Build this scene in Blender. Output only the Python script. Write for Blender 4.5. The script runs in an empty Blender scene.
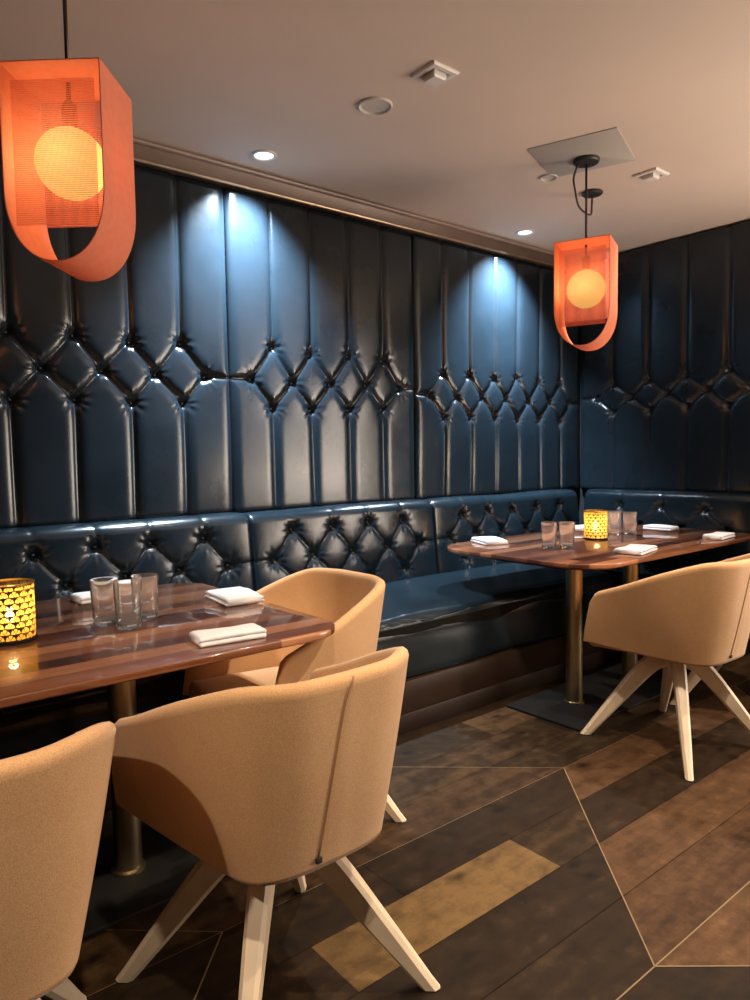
import bpy, bmesh, math, random
import numpy as np
from mathutils import Vector, Matrix

S = bpy.context.scene
C = S.collection
PI = math.pi
rnd = random.Random(7)

# ------------------------------------------------------------------ helpers
def link(o, parent=None):
    C.objects.link(o)
    if parent is not None:
        o.parent = parent
    return o

def mesh_obj(name, verts, faces, mat=None, parent=None, smooth=True, loc=None):
    me = bpy.data.meshes.new(name)
    me.from_pydata([tuple(v) for v in verts], [], faces)
    me.update()
    if mat:
        me.materials.append(mat)
    if smooth:
        for p in me.polygons:
            p.use_smooth = True
    o = link(bpy.data.objects.new(name, me), parent)
    if loc is not None:
        o.location = loc
    return o

def grid_obj(name, P, mat, parent=None, loc=None, wrap_u=False, wrap_v=False, caps=False):
    """P: array (nu, nv, 3) of points -> quad surface."""
    nu, nv = P.shape[:2]
    V = P.reshape(-1, 3)
    F = []
    for i in range(nu if wrap_u else nu - 1):
        i2 = (i + 1) % nu
        for j in range(nv if wrap_v else nv - 1):
            j2 = (j + 1) % nv
            F.append((i * nv + j, i2 * nv + j, i2 * nv + j2, i * nv + j2))
    if caps and wrap_v:
        F.append(tuple(range(nv)))
        F.append(tuple(reversed(range((nu - 1) * nv, nu * nv))))
    return mesh_obj(name, V, F, mat, parent, True, loc)

def fix_normals(o):
    bm = bmesh.new(); bm.from_mesh(o.data)
    bmesh.ops.recalc_face_normals(bm, faces=bm.faces)
    bm.to_mesh(o.data); bm.free()
    return o

def sharp(o, angle=35):
    """smooth shading but with hard edges above the angle"""
    me = o.data
    bm = bmesh.new(); bm.from_mesh(me)
    bmesh.ops.recalc_face_normals(bm, faces=bm.faces)
    for e in bm.edges:
        if len(e.link_faces) == 2:
            e.smooth = e.calc_face_angle(0) < math.radians(angle)
    for f in bm.faces:
        f.smooth = True
    bm.to_mesh(me); bm.free()
    return o

def bm_obj(name, bm, mat, parent=None, loc=None, ang=35):
    me = bpy.data.meshes.new(name)
    bm.to_mesh(me); bm.free()
    if mat:
        me.materials.append(mat)
    o = link(bpy.data.objects.new(name, me), parent)
    if loc is not None:
        o.location = loc
    return sharp(o, ang)

def box(name, lo, hi, mat, parent=None, bev=0.0, seg=2, loc=None):
    bm = bmesh.new()
    vs = [bm.verts.new((x, y, z)) for x in (lo[0], hi[0]) for y in (lo[1], hi[1]) for z in (lo[2], hi[2])]
    for q in ((0, 1, 3, 2), (4, 6, 7, 5), (0, 4, 5, 1), (2, 3, 7, 6), (0, 2, 6, 4), (1, 5, 7, 3)):
        bm.faces.new([vs[i] for i in q])
    if bev:
        bmesh.ops.bevel(bm, geom=bm.edges[:] , offset=bev, segments=seg, profile=0.5, affect='EDGES')
    return bm_obj(name, bm, mat, parent, loc)

def lathe(name, prof, mat, parent=None, n=48, loc=None, ang=35):
    """prof: list of (r, z); closed at r=0 ends"""
    V, F = [], []
    rings = []
    for r, z in prof:
        if r < 1e-6:
            rings.append([len(V)]); V.append((0, 0, z))
        else:
            rings.append(list(range(len(V), len(V) + n)))
            for k in range(n):
                a = 2 * PI * k / n
                V.append((r * math.cos(a), r * math.sin(a), z))
    for A, B in zip(rings, rings[1:]):
        for k in range(n):
            k2 = (k + 1) % n
            if len(A) == 1 and len(B) == 1:
                continue
            if len(A) == 1:
                F.append((A[0], B[k], B[k2]))
            elif len(B) == 1:
                F.append((A[k], A[k2], B[0]))
            else:
                F.append((A[k], A[k2], B[k2], B[k]))
    return sharp(mesh_obj(name, V, F, mat, parent, True, loc), ang)

def tube(name, pts, r, mat, parent=None, n=8, loc=None):
    pts = [Vector(p) for p in pts]
    rings = []
    prev = None
    for i, p in enumerate(pts):
        t = (pts[min(i + 1, len(pts) - 1)] - pts[max(i - 1, 0)]).normalized()
        if prev is None:
            a = Vector((0, 0, 1)) if abs(t.z) < .9 else Vector((1, 0, 0))
            u = t.cross(a).normalized()
        else:
            u = (prev - t * prev.dot(t)).normalized()
        prev = u
        w = t.cross(u)
        rings.append([tuple(p + (u * math.cos(2 * PI * k / n) + w * math.sin(2 * PI * k / n)) * r) for k in range(n)])
    o = grid_obj(name, np.array(rings), mat, parent, loc, wrap_v=True, caps=True)
    return fix_normals(o)

def thing(name, label, cat, loc=(0, 0, 0), rotz=0.0, group=None):
    o = link(bpy.data.objects.new(name, None))
    o.empty_display_size = .1
    o.location = loc; o.rotation_euler = (0, 0, rotz)
    return tag(o, label, cat, group)

def tag(o, label, cat, group=None):
    o['label'] = label; o['category'] = cat
    if group:
        o['group'] = group
    return o

def struct(o):
    o['kind'] = 'structure'
    return o

def copy_tree(o, parent=None):
    c = o.copy(); C.objects.link(c)
    if parent is not None:
        c.parent = parent
    for ch in list(o.children):
        copy_tree(ch, c)
    return c

def crom(ctrl, n, closed=False):
    """Catmull-Rom through control points -> (n, dim) array"""
    c = np.array(ctrl, float)
    m = len(c) - 1
    e = np.vstack([2 * c[0] - c[1], c, 2 * c[-1] - c[-2]])
    out = []
    for t in np.linspace(0, m, n):
        i = min(int(t), m - 1); f = t - i
        p0, p1, p2, p3 = e[i], e[i + 1], e[i + 2], e[i + 3]
        out.append(.5 * (2 * p1 + (p2 - p0) * f + (2 * p0 - 5 * p1 + 4 * p2 - p3) * f * f + (3 * p1 - p0 - 3 * p2 + p3) * f ** 3))
    return np.array(out)

# ------------------------------------------------------------------ materials
class NT:
    def __init__(s, name):
        s.m = bpy.data.materials.new(name); s.m.use_nodes = True
        s.t = s.m.node_tree; s.b = s.t.nodes['Principled BSDF']; s.out = s.t.nodes['Material Output']
    def n(s, typ, **kw):
        x = s.t.nodes.new(typ)
        for k, v in kw.items():
            if k.startswith('i_'):
                x.inputs[k[2:].replace('_', ' ')].default_value = v
            else:
                setattr(x, k, v)
        return x
    def l(s, a, b):
        s.t.links.new(a, b)
    def math(s, op, a, b=None, c=None):
        x = s.n('ShaderNodeMath', operation=op)
        for i, v in enumerate((a, b, c)):
            if v is None: continue
            if isinstance(v, (int, float)): x.inputs[i].default_value = v
            else: s.l(v, x.inputs[i])
        return x.outputs[0]
    def ramp(s, fac, stops, interp='LINEAR'):
        r = s.n('ShaderNodeValToRGB'); r.color_ramp.interpolation = interp
        e = r.color_ramp.elements
        while len(e) < len(stops): e.new(.5)
        for k, (p, c) in zip(e, stops):
            k.position = p; k.color = (*c, 1)
        s.l(fac, r.inputs[0])
        return r.outputs[0]
    def noise(s, vec, scale, detail=3, rough=.55):
        x = s.n('ShaderNodeTexNoise'); x.inputs['Scale'].default_value = scale
        x.inputs['Detail'].default_value = detail; x.inputs['Roughness'].default_value = rough
        if vec is not None: s.l(vec, x.inputs['Vector'])
        return x.outputs['Fac']
    def coord(s, kind='Object', scale=None):
        c = s.n('ShaderNodeTexCoord').outputs[kind]
        if scale:
            m = s.n('ShaderNodeMapping'); m.inputs['Scale'].default_value = scale
            s.l(c, m.inputs['Vector']); c = m.outputs[0]
        return c
    def bump(s, h, strength=.2, dist=.01):
        b = s.n('ShaderNodeBump'); b.inputs['Strength'].default_value = strength; b.inputs['Distance'].default_value = dist
        s.l(h, b.inputs['Height']); s.l(b.outputs[0], s.b.inputs['Normal'])
    def set(s, **kw):
        names = dict(color='Base Color', rough='Roughness', metal='Metallic', spec='Specular IOR Level', coat='Coat Weight',
                     coatr='Coat Roughness', sheen='Sheen Weight', trans='Transmission Weight', ior='IOR', alpha='Alpha',
                     emit='Emission Color', estr='Emission Strength', sheenr='Sheen Roughness')
        for k, v in kw.items():
            if k in ('color', 'emit'): v = (*v, 1)
            s.b.inputs[names[k]].default_value = v
        return s

def simple(name, color, rough=.5, **kw):
    t = NT(name); t.set(color=color, rough=rough, **kw)
    # faint tonal variation so nothing is perfectly uniform
    v = t.noise(t.coord('Object'), 9, 3)
    a = tuple(x * .9 for x in color); b = tuple(min(1, x * 1.08) for x in color)
    t.l(t.ramp(v, [(.3, a), (.7, b)]), t.b.inputs['Base Color'])
    return t.m

def leather_mat(name, color, rough=.33):
    t = NT(name); t.set(color=color, rough=rough, spec=.5)
    o = t.coord('Object')
    n1 = t.noise(o, 3.0, 4)
    t.l(t.ramp(n1, [(.3, tuple(c * .8 for c in color)), (.72, tuple(c * 1.2 for c in color))]), t.b.inputs['Base Color'])
    n2 = t.noise(o, 6, 5)
    mr = t.n('ShaderNodeMapRange'); mr.inputs['To Min'].default_value = rough - .02; mr.inputs['To Max'].default_value = rough + .06
    t.l(n2, mr.inputs['Value']); t.l(mr.outputs[0], t.b.inputs['Roughness'])
    v = t.n('ShaderNodeTexVoronoi'); v.inputs['Scale'].default_value = 420
    t.l(o, v.inputs['Vector'])
    g = t.math('ADD', t.math('MULTIPLY', v.outputs['Distance'], .35), t.math('MULTIPLY', t.noise(o, 22, 3), 1.2))
    t.bump(g, .10, .003)
    return t.m

def fabric_mat(name, c1, c2):
    t = NT(name); t.set(rough=.9, spec=.15, sheen=.25, sheenr=.5)
    o = t.coord('Object')
    f = t.noise(o, 430, 2, .7)
    big = t.noise(o, 5, 3)
    mixed = t.math('ADD', t.math('MULTIPLY', f, .75), t.math('MULTIPLY', big, .25))
    t.l(t.ramp(mixed, [(.36, c1), (.62, c2)]), t.b.inputs['Base Color'])
    t.bump(f, .18, .002)
    return t.m

def table_mat(name):
    t = NT(name); t.set(rough=.34, spec=.35, coat=1.0, coatr=.04); t.b.inputs['Coat IOR'].default_value = 1.6
    o = t.coord('Object')
    sep = t.n('ShaderNodeSeparateXYZ'); t.l(o, sep.inputs[0])
    strip = t.math('FLOOR', t.math('MULTIPLY', sep.outputs['Y'], 13.5))
    wn = t.n('ShaderNodeTexWhiteNoise', noise_dimensions='1D'); t.l(strip, wn.inputs['W'])
    # staves are jointed along their length too
    seg = t.math('FLOOR', t.math('ADD', t.math('MULTIPLY', sep.outputs['X'], 1.1), t.math('MULTIPLY', wn.outputs['Value'], 7)))
    wn2 = t.n('ShaderNodeTexWhiteNoise', noise_dimensions='2D')
    cmb = t.n('ShaderNodeCombineXYZ'); t.l(strip, cmb.inputs[0]); t.l(seg, cmb.inputs[1]); t.l(cmb.outputs[0], wn2.inputs['Vector'])
    mp = t.n('ShaderNodeMapping'); mp.inputs['Scale'].default_value = (1.6, 30, 30); t.l(o, mp.inputs['Vector'])
    add = t.n('ShaderNodeVectorMath', operation='ADD'); t.l(mp.outputs[0], add.inputs[0]); t.l(wn2.outputs['Color'], add.inputs[1])
    g = t.noise(add.outputs[0], 2.2, 6, .65)
    f = t.math('ADD', t.math('MULTIPLY', wn2.outputs['Value'], .62), t.math('MULTIPLY', g, .38))
    t.l(t.ramp(f, [(.22, (.034, .0095, .004)), (.45, (.115, .036, .014)), (.65, (.235, .086, .036)), (.85, (.40, .175, .080))]), t.b.inputs['Base Color'])
    t.bump(g, .06, .002)
    return t.m

def floor_mat(name):
    t = NT(name); t.set(rough=.5, spec=.22)
    o = t.coord('Object')
    at = t.n('ShaderNodeAttribute'); at.attribute_name = 'plank'
    mp = t.n('ShaderNodeMapping'); mp.inputs['Scale'].default_value = (1.0, 6.5, 1); t.l(o, mp.inputs['Vector'])
    off = t.n('ShaderNodeVectorMath', operation='MULTIPLY_ADD')
    t.l(at.outputs['Color'], off.inputs[0]); off.inputs[1].default_value = (9, 17, 5); t.l(mp.outputs[0], off.inputs[2])
    g = t.noise(off.outputs[0], 3.2, 7, .62)
    blot = t.noise(off.outputs[0], .9, 4, .6)
    fine = t.noise(o, 16, 5, .7)
    sep = t.n('ShaderNodeSeparateColor'); t.l(at.outputs['Color'], sep.inputs[0])
    f = t.math('ADD', t.math('ADD', t.math('MULTIPLY', sep.outputs[0], .62), t.math('MULTIPLY', g, .42)), t.math('ADD', t.math('MULTIPLY', blot, .34), t.math('MULTIPLY', t.math('SUBTRACT', fine, .5), .62)))
    dark = t.ramp(f, [(.3, (.0065, .0038, .0017)), (.55, (.022, .0125, .0050)), (.8, (.078, .045, .017)), (1.0, (.165, .098, .036))])
    red = t.ramp(f, [(.3, (.0095, .0046, .0021)), (.55, (.034, .0155, .0064)), (.8, (.098, .047, .021)), (1.0, (.18, .095, .046))])
    mx = t.n('ShaderNodeMix', data_type='RGBA'); t.l(sep.outputs[1], mx.inputs[0]); t.l(dark, mx.inputs[6]); t.l(red, mx.inputs[7])
    # knots
    v = t.n('ShaderNodeTexVoronoi'); v.inputs['Scale'].default_value = 4.6
    mk = t.n('ShaderNodeMapping'); mk.inputs['Scale'].default_value = (1, 1.7, 1); t.l(o, mk.inputs['Vector'])
    wv = t.n('ShaderNodeVectorMath', operation='MULTIPLY_ADD'); nz = t.n('ShaderNodeTexNoise'); nz.inputs['Scale'].default_value = 14
    t.l(o, nz.inputs['Vector']); t.l(nz.outputs['Color'], wv.inputs[0]); wv.inputs[1].default_value = (.09, .09, 0); t.l(mk.outputs[0], wv.inputs[2])
    t.l(wv.outputs[0], v.inputs['Vector'])
    k = t.ramp(v.outputs['Distance'], [(.04, (.16, .14, .13)), (.20, (1, 1, 1))])
    m2 = t.n('ShaderNodeMix', data_type='RGBA', blend_type='MULTIPLY'); m2.inputs[0].default_value = .95
    t.l(mx.outputs[2], m2.inputs[6]); t.l(k, m2.inputs[7])
    t.l(m2.outputs[2], t.b.inputs['Base Color'])
    mr = t.n('ShaderNodeMapRange'); mr.inputs['To Min'].default_value = .42; mr.inputs['To Max'].default_value = .68
    t.l(fine, mr.inputs['Value']); t.l(mr.outputs[0], t.b.inputs['Roughness'])
    t.bump(t.math('ADD', g, fine), .12, .004)
    return t.m

def emit_mat(name, color, strength):
    t = NT(name); t.set(color=color, emit=color, estr=strength, rough=.4)
    return t.m

def glow_mat(name, color, strength):
    t = NT(name); t.t.nodes.remove(t.b)
    e = t.n('ShaderNodeEmission'); e.inputs[0].default_value = (*color, 1); e.inputs[1].default_value = strength
    t.l(e.outputs[0], t.out.inputs['Surface'])
    return t.m

def band_mat(name):
    """perforated coral sheet of the lantern band: diffuse outside, lets lamplight through"""
    t = NT(name)
    t.t.nodes.remove(t.b)
    o = t.coord('Object')
    n = t.noise(o, 40, 3)
    col = t.ramp(n, [(.3, (.82, .30, .18)), (.7, (.87, .34, .21))])
    d = t.n('ShaderNodeBsdfDiffuse'); t.l(col, d.inputs['Color'])
    tr = t.n('ShaderNodeBsdfTranslucent'); t.l(col, tr.inputs['Color'])
    m = t.n('ShaderNodeMixShader'); m.inputs[0].default_value = .30
    t.l(d.outputs[0], m.inputs[1]); t.l(tr.outputs[0], m.inputs[2])
    gl = t.n('ShaderNodeBsdfGlossy'); gl.inputs['Roughness'].default_value = .45
    m2 = t.n('ShaderNodeMixShader'); m2.inputs[0].default_value = .04
    t.l(m.outputs[0], m2.inputs[1]); t.l(gl.outputs[0], m2.inputs[2])
    t.l(m2.outputs[0], t.out.inputs['Surface'])
    return t.m

def mesh_mat(name):
    """fine orange wire mesh: holes are transparent"""
    t = NT(name)
    t.t.nodes.remove(t.b)
    o = t.coord('UV')
    mp = t.n('ShaderNodeMapping'); mp.inputs['Scale'].default_value = (1, 1, 1); t.l(o, mp.inputs['Vector'])
    sep = t.n('ShaderNodeSeparateXYZ'); t.l(mp.outputs[0], sep.inputs[0])
    k = 2 * PI / .0062
    a = t.math('SINE', t.math('MULTIPLY', t.math('ADD', sep.outputs[0], t.math('MULTIPLY', sep.outputs[1], .58)), k))
    b = t.math('SINE', t.math('MULTIPLY', t.math('SUBTRACT', sep.outputs[0], t.math('MULTIPLY', sep.outputs[1], .58)), k))
    hole = t.math('GREATER_THAN', t.math('MULTIPLY', a, b), .02)
    d = t.n('ShaderNodeBsdfDiffuse'); d.inputs['Color'].default_value = (.86, .28, .20, 1)
    tr = t.n('ShaderNodeBsdfTranslucent'); tr.inputs['Color'].default_value = (.86, .29, .20, 1)
    m = t.n('ShaderNodeMixShader'); m.inputs[0].default_value = .45
    t.l(d.outputs[0], m.inputs[1]); t.l(tr.outputs[0], m.inputs[2])
    tp = t.n('ShaderNodeBsdfTransparent')
    m2 = t.n('ShaderNodeMixShader'); t.l(t.math('MULTIPLY', hole, .80), m2.inputs[0])
    t.l(m.outputs[0], m2.inputs[1]); t.l(tp.outputs[0], m2.inputs[2])
    t.l(m2.outputs[0], t.out.inputs['Surface'])
    return t.m

def fan_mat(name, cols=15, rows=9):
    """gilt candle shade pierced with a scalloped fan pattern; the fans are thin paper-like windows"""
    t = NT(name); t.set(color=(.10, .06, .018), metal=1, rough=.35)
    uv = t.coord('UV')
    sep = t.n('ShaderNodeSeparateXYZ'); t.l(uv, sep.inputs[0])
    U = t.math('MULTIPLY', sep.outputs[0], cols); Vv = t.math('MULTIPLY', sep.outputs[1], rows)
    best = None
    # fans: half discs on staggered rows, each row overlapping the one above
    row = t.math('FLOOR', Vv)
    fy = t.math('SUBTRACT', Vv, row)
    sh = t.math('MULTIPLY', t.math('MODULO', row, 2.0), .5)
    fx = t.math('SUBTRACT', t.math('FRACT', t.math('ADD', U, sh)), .5)
    gy = t.math('MULTIPLY', fy, .50)
    r = t.math('SQRT', t.math('ADD', t.math('MULTIPLY', fx, fx), t.math('MULTIPLY', gy, gy)))
    inside = t.math('LESS_THAN', r, .455)
    notcore = t.math('GREATER_THAN', r, .075)
    ang = t.math('ARCTAN2', fx, t.math('ADD', gy, .001))
    spoke = t.math('LESS_THAN', t.math('ABSOLUTE', t.math('SINE', t.math('MULTIPLY', ang, 3.0))), .95)
    rim = t.math('SUBTRACT', 1.0, t.math('MULTIPLY', t.math('GREATER_THAN', sep.outputs[1], .955), 1.0))
    hole = t.math('MULTIPLY', t.math('MULTIPLY', t.math('MULTIPLY', inside, notcore), spoke), rim)
    tr = t.n('ShaderNodeBsdfTranslucent'); tr.inputs['Color'].default_value = (.95, .54, .12, 1)
    tp = t.n('ShaderNodeBsdfTransparent')
    m = t.n('ShaderNodeMixShader'); m.inputs[0].default_value = .28
    t.l(tr.outputs[0], m.inputs[1]); t.l(tp.outputs[0], m.inputs[2])
    m2 = t.n('ShaderNodeMixShader'); t.l(hole, m2.inputs[0])
    t.l(t.b.outputs[0], m2.inputs[1]); t.l(m.outputs[0], m2.inputs[2])
    t.l(m2.outputs[0], t.out.inputs['Surface'])
    return t.m

def ceiling_mat(name, c1, c2):
    t = NT(name); t.set(rough=.85, spec=.2)
    n = t.noise(t.coord('Object'), 1.3, 4)
    t.l(t.ramp(n, [(.3, c1), (.7, c2)]), t.b.inputs['Base Color'])
    t.bump(t.noise(t.coord('Object'), 180, 2), .08, .002)
    return t.m

def glass_mat(name):
    t = NT(name); t.set(color=(1, 1, 1), rough=.015, trans=.955, ior=1.45)
    return t.m

M = dict(
    leather=leather_mat('navy_leather', (.0092, .0160, .0225), .19),
    leather_seat=leather_mat('navy_leather_seat', (.0068, .0135, .0190), .19),
    fabric=fabric_mat('tan_wool', (.51, .275, .120), (.68, .405, .205)),
    seam=simple('tan_piping', (.30, .15, .07), .8),
    blacktag=simple('black_tag', (.01, .01, .01), .7),
    legwood=simple('pale_ash', (.76, .61, .44), .45),
    legglide=simple('dark_glide', (.03, .026, .022), .6),
    table=table_mat('walnut_staves'),
    pole=simple('aged_brass', (.40, .32, .19), .34, metal=1.0),
    iron=simple('black_iron', (.008, .007, .006), .7, spec=.2),
    floor=floor_mat('stained_planks'),
    inlay=simple('pale_inlay', (.24, .165, .085), .45),
    ceil=ceiling_mat('ceiling_plaster', (.64, .545, .475), (.69, .59, .515)),
    ceilshadow=ceiling_mat('shadow_patch_paint', (.44, .42, .39), (.47, .45, .42)),  # greyer ceiling tone for the painted pendant shadow
    wallpaint=simple('dark_wall_paint', (.015, .018, .022), .7),
    trim=simple('bronze_trim', (.17, .12, .095), .36, metal=.25),
    bead=simple('bead_paint', (.36, .27, .23), .35),
    brassbead=simple('brass_bead', (.55, .40, .26), .3, metal=.8),
    kick=simple('kick_wood', (.034, .018, .011), .28),
    kicklow=simple('kick_base', (.022, .011, .007), .4),
    white=simple('white_fixture', (.72, .70, .68), .45),
    coverwhite=simple('cover_white', (.58, .55, .51), .6),
    darkhole=simple('fixture_recess', (.05, .045, .045), .5),
    band=band_mat('coral_band'), mesh=mesh_mat('coral_mesh'),
    globe=glow_mat('opal_globe', (1.0, .69, .17), 1.3),
    cool=emit_mat('downlight_lens', (.86, .93, 1.0), 3.2),
    cord=simple('black_cord', (.03, .027, .025), .5),
    rod=simple('bronze_rod', (.075, .062, .05), .4, metal=.8),
    fan=fan_mat('pierced_gilt'),
    giltrim=simple('gilt_rim', (.75, .50, .16), .3, metal=1.0),
    wax=simple('candle_wax', (.85, .78, .6), .5),
    flame=emit_mat('candle_flame', (1.0, .66, .26), 26),
    glass=glass_mat('clear_glass'),
    linen=fabric_mat('white_linen', (.66, .64, .67), (.78, .77, .79)),
)

# ------------------------------------------------------------------ camera
CAM_H = 1.25
yaw, pitch, roll, fpx = math.radians(50.852), math.radians(3.633), math.radians(.942), 706.95
fwd = Vector((math.cos(yaw) * math.cos(pitch), math.sin(yaw) * math.cos(pitch), -math.sin(pitch)))
rgt = Vector((math.sin(yaw), -math.cos(yaw), 0))
dwn = fwd.cross(rgt)
r2 = rgt * math.cos(roll) + dwn * math.sin(roll)
d2 = -rgt * math.sin(roll) + dwn * math.cos(roll)
cam_d = bpy.data.cameras.new('camera'); cam = link(bpy.data.objects.new('camera', cam_d))
m3 = Matrix((r2, -d2, -fwd)).transposed()
cam.matrix_world = Matrix.Translation((0, 0, CAM_H)) @ m3.to_4x4()
cam_d.sensor_fit = 'VERTICAL'; cam_d.sensor_height = 36; cam_d.sensor_width = 27
cam_d.lens = fpx / 1000 * 36
cam_d.clip_start = .02
S.camera = cam

# ------------------------------------------------------------------ room shell
CEIL = 2.65
WL = 3.21      # left wall plane (y)
WR = 4.60      # right wall plane (x)

def build_floor():
    V, F, col, mats = [], [], [], []
    rowh = .2
    y0 = .855
    rr = random.Random(11)
    zig_p, zig_h = 1.6, .8
    # zigzag borders: between y=.855 and 1.655 the border runs from x=1.547 to 2.29
    def zig(y):
        k = (y - y0) / zig_h
        ph = k % 2
        tri = ph if ph < 1 else (1 - 1.2 * (ph - 1) if k > 0 else 1.28 * (2 - ph))
        return 1.547 + .743 * tri
    def quad(pts, c, mi, z=0.0):
        b = len(V)
        V.extend([(x, y, z) for x, y in pts]); F.append(tuple(range(b, b + len(pts))))
        col.append(c); mats.append(mi)
    g = .0012
    for r in range(-14, 13):
        ya, yb = y0 + r * rowh, y0 + (r + 1) * rowh
        if ya > 3.3: break
        for band in range(-3, 4):
            o = band * 1.486
            xa0, xb0 = zig(ya + 1e-4) + o, zig(yb - 1e-4) + o
            xa1, xb1 = xa0 + 1.486, xb0 + 1.486
            # one butt joint or none inside each bay
            cuts = []
            if rr.random() < .75:
                cuts = [(.25 + .5 * rr.random())]
            if band == 0 - 1 and r == 2: cuts = [.115, 0.0]
            cuts = [0.0] + [c for c in cuts if c > 0] + [1.0]
            for q0, q1 in zip(cuts, cuts[1:]):
                def xat(y, q):
                    xa, xb = zig(min(max(y, ya + 1e-4), yb - 1e-4)) + o, 0
                    return xa + 1.486 * q
                def edge(q, y):
                    if q in (0.0, 1.0): return xat(y, q)
                    return (xa0 + xb0) / 2 + 1.486 * q
                tone = .12 + .40 * rr.random() ** 1.3
                red = rr.random() * .5
                if band == 0 and -1 <= r <= 3: red = .8; tone = .38 + .22 * rr.random()
                if band == 0 and r == 2 and q0 == 0.0: tone, red = .14, .4
                if band == -1 and 0 <= r <= 3: tone = .10 + .25 * rr.random(); red = .2
                cx = (edge(q0, ya) + edge(q1, yb)) / 2
                quad([(edge(q0, ya) + g, ya + g), (edge(q1, ya) - g, ya + g), (edge(q1, yb) - g, yb - g), (edge(q0, yb) + g, yb - g)],
                     (tone, red, rr.random()), 0)
    # the pale ochre plank
    quad([(.95, 1.256), (1.722, 1.256), (1.722, 1.454), (.95, 1.454)], (.86, .0, .37), 0, .0006)
    # dark joints below
    b = len(V)
    V.extend([(-4, -3, -.002), (6, -3, -.002), (6, 3.4, -.002), (-4, 3.4, -.002)]); F.append((b, b + 1, b + 2, b + 3)); col.append((0, 0, 0)); mats.append(0)
    # thin inlay strips along the chevron borders
    def strip(p, q, w=.0028):
        d = Vector((q[0] - p[0], q[1] - p[1])).normalized(); n = Vector((-d.y, d.x)) * w
        quad([(p[0] - n.x, p[1] - n.y), (q[0] - n.x, q[1] - n.y), (q[0] + n.x, q[1] + n.y), (p[0] + n.x, p[1] + n.y)], (.5, 0, 0), 1, .0012)
    for band in range(-2, 3):
        o = band * 1.486
        for k in range(-4, 3):
            yk = y0 + k * zig_h
            xa, xb = zig(yk + 1e-5) + o, zig(yk + zig_h - 1e-5) + o
            strip((xa, yk), (xb, yk + zig_h), .0019 if k <= 0 else .0011)
    for k in range(-4, 3):
        yk = y0 + k * zig_h
        strip((-3.5, yk), (5.2, yk), .0018 if k <= 0 else .0009)
    o = mesh_obj('floor', V, F, M['floor'], None, False)
    o.data.materials.append(M['inlay'])
    at = o.data.attributes.new('plank', 'FLOAT_COLOR', 'CORNER')
    for i, c in enumerate(col):
        p = o.data.polygons[i]
        p.material_index = mats[i]
        for k in p.loop_indices:
            at.data[k].color = (*c, 1)
    return struct(o)

build_floor()
struct(box('ceiling', (-3.2, -2.6, CEIL), (WR + .25, WL + .25, CEIL + .12), M['ceil']))
struct(box('wall_left', (-3.2, WL, 0), (WR + .25, WL + .15, CEIL), M['wallpaint']))
struct(box('wall_right', (WR, .55, 0), (WR + .15, WL, CEIL), M['wallpaint']))

struct(box('wall_back', (-3.2, -2.75, 0), (4.1, -2.6, CEIL), M['wallpaint']))
struct(box('wall_end', (-3.35, -2.6, 0), (-3.2, WL + .15, CEIL), M['wallpaint']))

# bronze cornice above the leather panels: profiles swept along x, with a pale bead above and a brass bead below
def swept(name, prof, mat):
    P = np.array([[(x, y, z) for y, z in prof] for x in (-2.2, WR - .015)])
    return struct(sharp(grid_obj(name, P, mat, wrap_v=True, caps=True), 20))
swept('trim_1', [(WL, CEIL), (3.112, CEIL), (3.112, 2.630), (3.116, 2.626), (3.130, 2.576), (3.130, 2.569), (WL, 2.569)], M['trim'])
swept('trim_2', [(3.1115, 2.644), (3.100, 2.644), (3.093, 2.640), (3.091, 2.635), (3.093, 2.630), (3.100, 2.627), (3.1115, 2.627)], M['bead'])
swept('trim_3', [(3.1295, 2.570), (3.124, 2.570), (3.121, 2.566), (3.122, 2.561), (3.127, 2.558), (3.1295, 2.558)], M['brassbead'])

# ------------------------------------------------------------------ tufted leather
def seg_dist(U, V, a, b):
    ax, ay = a; bx, by = b
    dx, dy = bx - ax, by - ay
    L2 = dx * dx + dy * dy
    t = np.clip(((U - ax) * dx + (V - ay) * dy) / L2, 0, 1)
    return np.hypot(U - ax - t * dx, V - ay - t * dy)

def tuft_relief(U, V, segs, shallow, buttons, R, Hm, seed, crease=.010, mix=.45):
    """pillow height above the pleat lines, with button dimples and radiating puckers"""
    rg = np.random.RandomState(seed)
    d = np.full(U.shape, 9.0)
    for a, b in segs:
        d = np.minimum(d, seg_dist(U, V, a, b))
    k = np.clip(d / R, 0, 1)
    h = Hm * (mix * (1 - np.exp(-d / crease)) + (1 - mix) * (1 - (1 - k) ** 2.4))
    ds = np.full(U.shape, 9.0)
    for a, b in shallow:
        ds = np.minimum(ds, seg_dist(U, V, a, b))
    h -= Hm * .30 * np.exp(-ds / .010)
    puck = np.zeros(U.shape)
    for (bx, by) in buttons:
        dx, dy = U - bx, V - by
        r = np.hypot(dx, dy); a = np.arctan2(dy, dx)
        ph = rg.rand() * 6
        h = h - .017 * np.exp(-(r / .022) ** 2) - .013 * np.exp(-r / .036)
        puck += .0020 * np.sin(a * 9 + ph + 1.2 * np.sin(a * 2 + ph)) * np.exp(-((r - .040) / .022) ** 2)
    # soft irregularity of hand-pulled hide
    for _ in range(14):
        fx, fy = rg.uniform(-9, 9), rg.uniform(-7, 7); p = rg.rand() * 6.28
        h = h + .0009 * np.sin(U * fx + V * fy + p)
    return h + puck

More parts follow.
